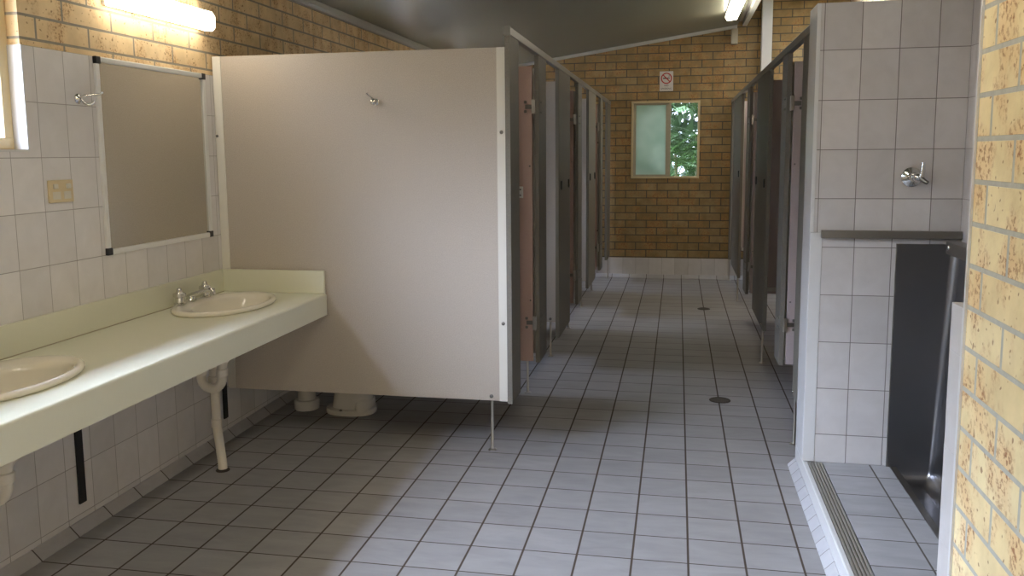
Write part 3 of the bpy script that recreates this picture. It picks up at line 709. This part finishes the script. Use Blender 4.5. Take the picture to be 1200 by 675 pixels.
def text(s, size, x, z, parent, name):
    cu = bpy.data.curves.new(name, 'FONT'); cu.body = s; cu.size = size; cu.align_x = 'CENTER'; cu.extrude = .0004
    o = bpy.data.objects.new(name, cu); COL.objects.link(o)
    me = bpy.data.meshes.new_from_object(o.evaluated_get(bpy.context.evaluated_depsgraph_get())); bpy.data.objects.remove(o)
    o = bpy.data.objects.new(name, me); COL.objects.link(o); o.parent = parent; me.materials.append(M['ink'])
    o.rotation_euler = (PI/2, 0, 0); o.location = Vector((x, YF-.0068, z)) - Vector(parent.location); return o
text('NO', .030, cxs, z0+.052, sg, 'lettering'); text('SMOKING', .027, cxs, z0+.018, sg, 'lettering')

# ------------------------------------------------------------------ urinal recess
u = thing('stainless_urinal', (1.78, -.1, 0), 'dark stainless steel wall urinal with trough in the tiled recess', 'urinal')
YU0, YU1 = -1.083, .8555
def urinal():
    # section in plan: end sheet facing the camera, rounded corner, long sheet on the right wall; swept down into the trough
    ro, xs, ye = .038, 1.893, .848
    plan = [(1.652, ye)] + [(1.70, ye), (1.76, ye)] + [(xs-ro+ro*math.sin(math.radians(a)), ye-ro+ro*math.cos(math.radians(a))) for a in range(0, 91, 10)] + [(xs, y) for y in (.6, .3, 0, -.3, -.6, -.9, -1.078)]
    return plan, ro, xs, ye
plan, ro, xs, ye = urinal()
rings = []
zs = [1.072, .9, .7, .5, .3, .15, .09]
def lean(x, z): return x-max(0, (x-1.78)/(1.893-1.78))*(1.07-z)*.060   # the long sheet leans out towards the trough
for z in zs: rings.append([(lean(x, z), y, z) for x, y in plan])
# cove at the bottom: shrink the plan towards the trough middle
for a in range(15, 91, 15):
    k = .05*(1-math.cos(math.radians(a))); z = .09-.05*math.sin(math.radians(a))-.0
    rings.append([(lean(x, .09)-(k if x > 1.80 else k*max(0, (x-1.70)/.1)), y-(k if y > .79 else 0), z) for x, y in plan])
mb = MB(); mb.loft(rings, False, False, closed=False)
sheet = mb.build('back_sheet', M['steel'], u, 24)
MB().box(1.6475, 1.6515, .8465, .8555, .0905, 1.072, .001).build('sheet_edge', M['steel_cap'], u)
mb = MB(); mb.box(1.6645, 1.785, YU0+.006, .799, .030, .040, .002); mb.box(1.6625, 1.6665, YU0+.006, .8575, .032, .1, .001)
mb.build('trough_floor', M['steel'], u)
MB().box(1.6625, 1.690, YU0+.006, .846, .1004, .1024, .0008).build('trough_lip', M['steel_cap'], u)
MB().box(1.344, 1.898, .834, .8555, 1.0935, 1.127, .003).build('ledge_cap', M['steel_cap'], u)
fb = MB().box(1.812, 1.872, YU0+.01, .752, 1.043, 1.094, .004).build('flush_box', M['steel_cap'], u)
mb = MB(); bolt(mb, (1.812, .715, 1.072), (-1, 0, 0), .010); mb.build('screw', M['chrome'], fb, 40)
MB().tube([(1.845, .50, 1.0945), (1.845, .50, 1.115), (1.845, .48, 1.12), (1.845, .40, 1.12)], .008, 12).build('flush_pipe', M['chrome'], fb, 50)
g = thing('drain_grate', (1.354, -.1, .09), 'long ribbed metal drain grate along the edge of the step', 'grate')
mb = MB().box(1.3225, 1.3855, -1.083, .854, .0885, .0925)
for k in range(5): mb.box(1.3245+.0125*k, 1.3325+.0125*k, -1.082, .853, .0925, .1012, .0012)
mb.build('grate_bars', plain('dull_grate_metal', (.42,.39,.34), .42, .5, var=.15, scale=60), g)
fv = thing('flush_valve', (1.70, .874, 1.345), 'chrome flush tap on the white tiled end wall', 'tap')
MB().lathe([(.041, 0), (.041, .004), (.034, .010), (.020, .016), (.018, .030), (0, .030)], (1.700, .8745, 1.350), (0, -1, 0), 28).build('wall_flange', M['chrome'], fv, 40)
MB().lathe([(0, .012), (.017, .012), (.020, .022), (.020, .052), (.014, .060), (0, .062)], (1.700, .8745, 1.350), Vector((.45, -1, .02)), 24).build('valve_body', M['chrome'], fv, 40)
MB().tube([(1.724, .822, 1.352), (1.727, .818, 1.375), (1.728, .816, 1.40), (1.728, .815, 1.412)], [.012, .010, .0085, .007], 14).build('lever', M['chrome'], fv, 50)
MB().tube([(1.722, .822, 1.348), (1.734, .808, 1.335), (1.744, .80, 1.328)], [.010, .009, .008], 12).build('outlet', M['dark_metal'], fv, 50)

# ------------------------------------------------------------------ floor drains
for (x, y, r, lb) in ((1.007, 2.10, .062, 'round dark floor drain nearer the camera, on the passage tiles'), (1.0, 5.12, .058, 'round dark floor drain farther down the passage')):
    d = thing('floor_drain', (x, y, 0), lb, 'drain', 'floor drains in the passage')
    MB().lathe([(r, .0004), (r, .002), (r-.006, .0042), (r-.010, .0042), (r-.010, .0022), (0, .0022)], (x, y, 0), n=36).build('drain_ring', M['iron'], d, 40)
    mb = MB()
    for k in range(-3, 4):
        hw = math.sqrt(max(0, (r-.012)**2-(k*.013)**2)); mb.box(x+k*.013-.004, x+k*.013+.004, y-hw, y+hw, .0024, .0036)
    mb.build('drain_grid', M['iron'], d)

# ------------------------------------------------------------------ toilet behind the big partition
TY = 1.535
tt = thing('toilet', (-1.1, TY, 0), 'white toilet whose foot shows below the big beige partition', 'toilet')
def se(cx, rx, ry, z, n=40, front=1.0):
    out = []
    for i in range(n):
        a = 2*PI*i/n; c, s = math.cos(a), math.sin(a)
        out.append((cx+rx*math.copysign(abs(c)**.85, c)*(front if c > 0 else 1), TY+ry*math.copysign(abs(s)**.85, s), z))
    return out
mb = MB(); mb.loft([se(-1.075, .142, .108, .001), se(-1.075, .145, .110, .012), se(-1.075, .143, .108, .030), se(-1.065, .118, .090, .036), se(-1.060, .112, .085, .11), se(-1.045, .135, .10, .18), se(-1.01, .20, .14, .27), se(-.98, .245, .172, .345), se(-.975, .255, .178, .385), se(-.975, .25, .173, .392), se(-.965, .19, .125, .390), se(-.965, .17, .11, .35), se(-1.0, .10, .07, .24)])
pan = mb.build('pan', M['white_china'], tt, 50)
mb = MB(); mb.loft([se(-1.005+.01, .03, .095, .002), se(-.995, .052, .098, .03), se(-.995, .05, .09, .075), se(-1.0, .02, .06, .10)]); mb.build('foot_bulge', M['white_china'], pan, 60)
for y in (-.112, .112):
    MB().lathe([(.009, 0), (.009, .004), (.004, .008), (0, .008)], (-1.10, TY+y*.93, .031), n=12).build('floor_bolt', M['dark_metal'], pan)
mb = MB(); mb.loft([se(-.985, .252, .180, .3935), se(-.985, .258, .184, .400), se(-.985, .252, .180, .412), se(-.975, .185, .12, .412), se(-.975, .18, .115, .400), se(-.975, .185, .12, .3935)] , False, False); mb.build('toilet_seat', M['white_plastic'], tt, 50)
mb = MB().box(-.02, .0, -.18, .18, 0, .40, .008, M=Matrix.Translation((-1.245, TY, .425)) @ Matrix.Rotation(math.radians(-8), 4, 'Y')); mb.build('toilet_lid', M['white_plastic'], tt)
ct = MB().box(-1.553, -1.40, TY-.19, TY+.19, .52, .86, .02, 3).build('cistern', M['white_plastic'], tt, 40)
MB().box(-1.5535, -1.39, TY-.20, TY+.20, .861, .893, .008).build('cistern_lid', M['white_plastic'], ct, 40)
MB().lathe([(.022, 0), (.022, .006), (0, .008)], (-1.47, TY, .893), n=20).build('flush_button', M['chrome'], ct)
MB().tube([(-1.45, TY, .52), (-1.45, TY, .42), (-1.43, TY, .36), (-1.36, TY, .335), (-1.21, TY, .335)], .022, 14).build('flush_pipe', M['white_plastic'], tt, 60)
MB().tube([(-1.355, TY+.012, .0005), (-1.355, TY+.012, .10), (-1.355, TY+.012, .16), (-1.335, TY+.012, .20), (-1.29, TY+.010, .215), (-1.12, TY, .20)], .052, 20).build('waste_pipe', M['white_china'], tt, 60)
MB().lathe([(.053, .0008), (.070, .0008), (.073, .012), (.073, .050), (.068, .056), (.053, .058)], (-1.355, TY+.012, 0), n=28).build('pipe_collar', M['white_china'], tt, 40)

# ------------------------------------------------------------------ outside: ground, palms beyond the end window, hedge beyond the side windows
struct(MB().box(-30, 30, -30, 40, -.30, -.16).build('ground', M['earth']))
struct(MB().box(-1.6, 3, YB-6, YB-.31, -.155, -.01).build('path_outside', M['concrete']))
def palm(x, y, h, nf, seed, label):
    rnd = random.Random(seed)
    r = thing('palm', (x, y, -.16), label, 'palm', None)
    for s in range(5):
        bx, by = x+rnd.uniform(-.45, .45), y+rnd.uniform(-.25, .5); hh = h*rnd.uniform(.35, .8)
        MB().tube([(bx, by, -.159), (bx+.01, by, hh*.5), (bx+rnd.uniform(-.05, .05), by, hh)], [.03, .026, .018], 10).build('stem', M['stem'], r, 60)
        for k in range(nf):
            a = rnd.uniform(0, 2*PI); L = rnd.uniform(.9, 1.3); d = Vector((math.cos(a), math.sin(a), 0)); side = Vector((-d.y, d.x, 0))
            p0 = Vector((bx, by, hh*rnd.uniform(.75, 1.0))); pts = []; up = rnd.uniform(.55, 1.15)
            for i in range(13):
                q = i/12; pts.append(p0 + d*(L*q*.8) + Vector((0, 0, up*q - (up*.9+.35)*q*q)))
            mb = MB(); mb.tube(pts, [.008*(1-.8*i/12) for i in range(13)], 6)
            for i in range(1, 12):
                for half in (0, .5):
                    q = (i+half)/12; base = pts[i].lerp(pts[min(i+1, 12)], half); ll = .34*math.sin(PI*min(1, .18+q*.85))**.7
                    tang = (pts[min(i+1, 12)]-pts[i-1]).normalized()
                    for sg_ in (-1, 1):
                        tip = base + side*(sg_*ll*.78) + tang*(ll*.55) + Vector((0, 0, -ll*.28))
                        mid = base.lerp(tip, .45) + Vector((0, 0, .025)); w = tang*.011
                        mb.quad(base-w*.5, base+w*.5, mid+w, mid-w); mb.quad(mid-w, mid+w, tip+w*.1, tip-w*.1)
            mb.build('frond', M['leaf'], r)
    return r
palm(.98, 8.6, 2.7, 9, 4, 'green palm clump just outside the end window')
def hedge(name, x0, x1, y0, y1, h, n, seed):
    rnd = random.Random(seed); mb = MB()
    for i in range(n):
        c = Vector((rnd.uniform(x0, x1), rnd.uniform(y0, y1), -.15 + h*rnd.random()**.8))
        a = Vector((rnd.gauss(0, 1), rnd.gauss(0, 1), rnd.gauss(0, 1))).normalized(); b = a.orthogonal().normalized(); s = rnd.uniform(.10, .2)
        mb.quad(c-a*s, c+b*s*.5, c+a*s, c-b*s*.5)
    o = mb.build(name, M['leaf2']); o['kind'] = 'stuff'; o['label'] = 'dense green hedge foliage outside'; return o
hedge('hedge_foliage', -6.0, -4.6, -9, 10, 3.1, 6500, 1)
hedge('shrubbery_foliage', -3.5, 5.5, 11.4, 12.8, 5.2, 8500, 2)

# ------------------------------------------------------------------ sky and daylight
SKY_BASE, SKY_GLOW = 5.5, 78.0
w = bpy.data.worlds.new('sky'); S.world = w; w.use_nodes = True
nt = w.node_tree; nt.nodes.clear()
out = nt.nodes.new('ShaderNodeOutputWorld'); bg = nt.nodes.new('ShaderNodeBackground')
tc = nt.nodes.new('ShaderNodeTexCoord'); sp = nt.nodes.new('ShaderNodeSeparateXYZ'); rp_ = nt.nodes.new('ShaderNodeValToRGB')
nt.links.new(tc.outputs['Generated'], sp.inputs[0]); nt.links.new(sp.outputs[2], rp_.inputs[0])
e = rp_.color_ramp.elements; e[0].position = 0; e[0].color = (.69, .78, 1.0, 1); e[1].position = 1; e[1].color = (.65, .75, 1, 1)
# hazy sky, brightest around the veiled sun on the left
SUN = Vector((-.60, -.28, .74)).normalized()
dt = nt.nodes.new('ShaderNodeVectorMath'); dt.operation = 'DOT_PRODUCT'; nt.links.new(tc.outputs['Generated'], dt.inputs[0]); dt.inputs[1].default_value = SUN
mr = nt.nodes.new('ShaderNodeMapRange'); mr.interpolation_type = 'SMOOTHSTEP'; nt.links.new(dt.outputs['Value'], mr.inputs[0])
for k, vv in ((1, .60), (2, 1.0), (3, SKY_BASE), (4, SKY_GLOW)): mr.inputs[k].default_value = vv
nt.links.new(rp_.outputs[0], bg.inputs[0]); nt.links.new(mr.outputs[0], bg.inputs[1])
nt.links.new(bg.outputs[0], out.inputs[0])
def portal(name, loc, rot, sx, sy):
    l = bpy.data.lights.new(name, 'AREA'); l.shape = 'RECTANGLE'; l.size = sx; l.size_y = sy; l.cycles.is_portal = True
    o = bpy.data.objects.new(name, l); COL.objects.link(o); o.location = loc; o.rotation_euler = rot
portal('sky_portal', (-1.81, (WIN1[0]+WIN1[1])/2, (WZ0+WZ1)/2), (0, -PI/2, 0), WZ1-WZ0, WIN1[1]-WIN1[0])
for (h0, h1, k0, k1) in cub_w: portal('sky_portal', (-1.81, (h0+h1)/2, (k0+k1)/2), (0, -PI/2, 0), k1-k0, h1-h0)
portal('sky_portal', (1.95, 5.9, 3.19), (0, 0, 0), .40, 1.2)
portal('sky_portal', (.675, YB-.26, 1.0), (PI/2, 0, 0), 1.05, 2.3)
portal('sky_portal', (.593, YF+.26, 1.6), (-PI/2, 0, 0), .773, .881)

S.view_settings.view_transform = 'Standard'; S.view_settings.look = 'None'
S.view_settings.exposure = 0.3; S.view_settings.gamma = 1.0; S.view_settings.use_curve_mapping = False
S.cycles.use_denoising = True
try: S.cycles.denoiser = 'OPENIMAGEDENOISE'
except Exception: pass
S.cycles.max_bounces = 10; S.cycles.diffuse_bounces = 8; S.cycles.glossy_bounces = 5; S.cycles.transparent_max_bounces = 12
S.cycles.caustics_reflective = False; S.cycles.caustics_refractive = False
S.cycles.sample_clamp_indirect = 6.0
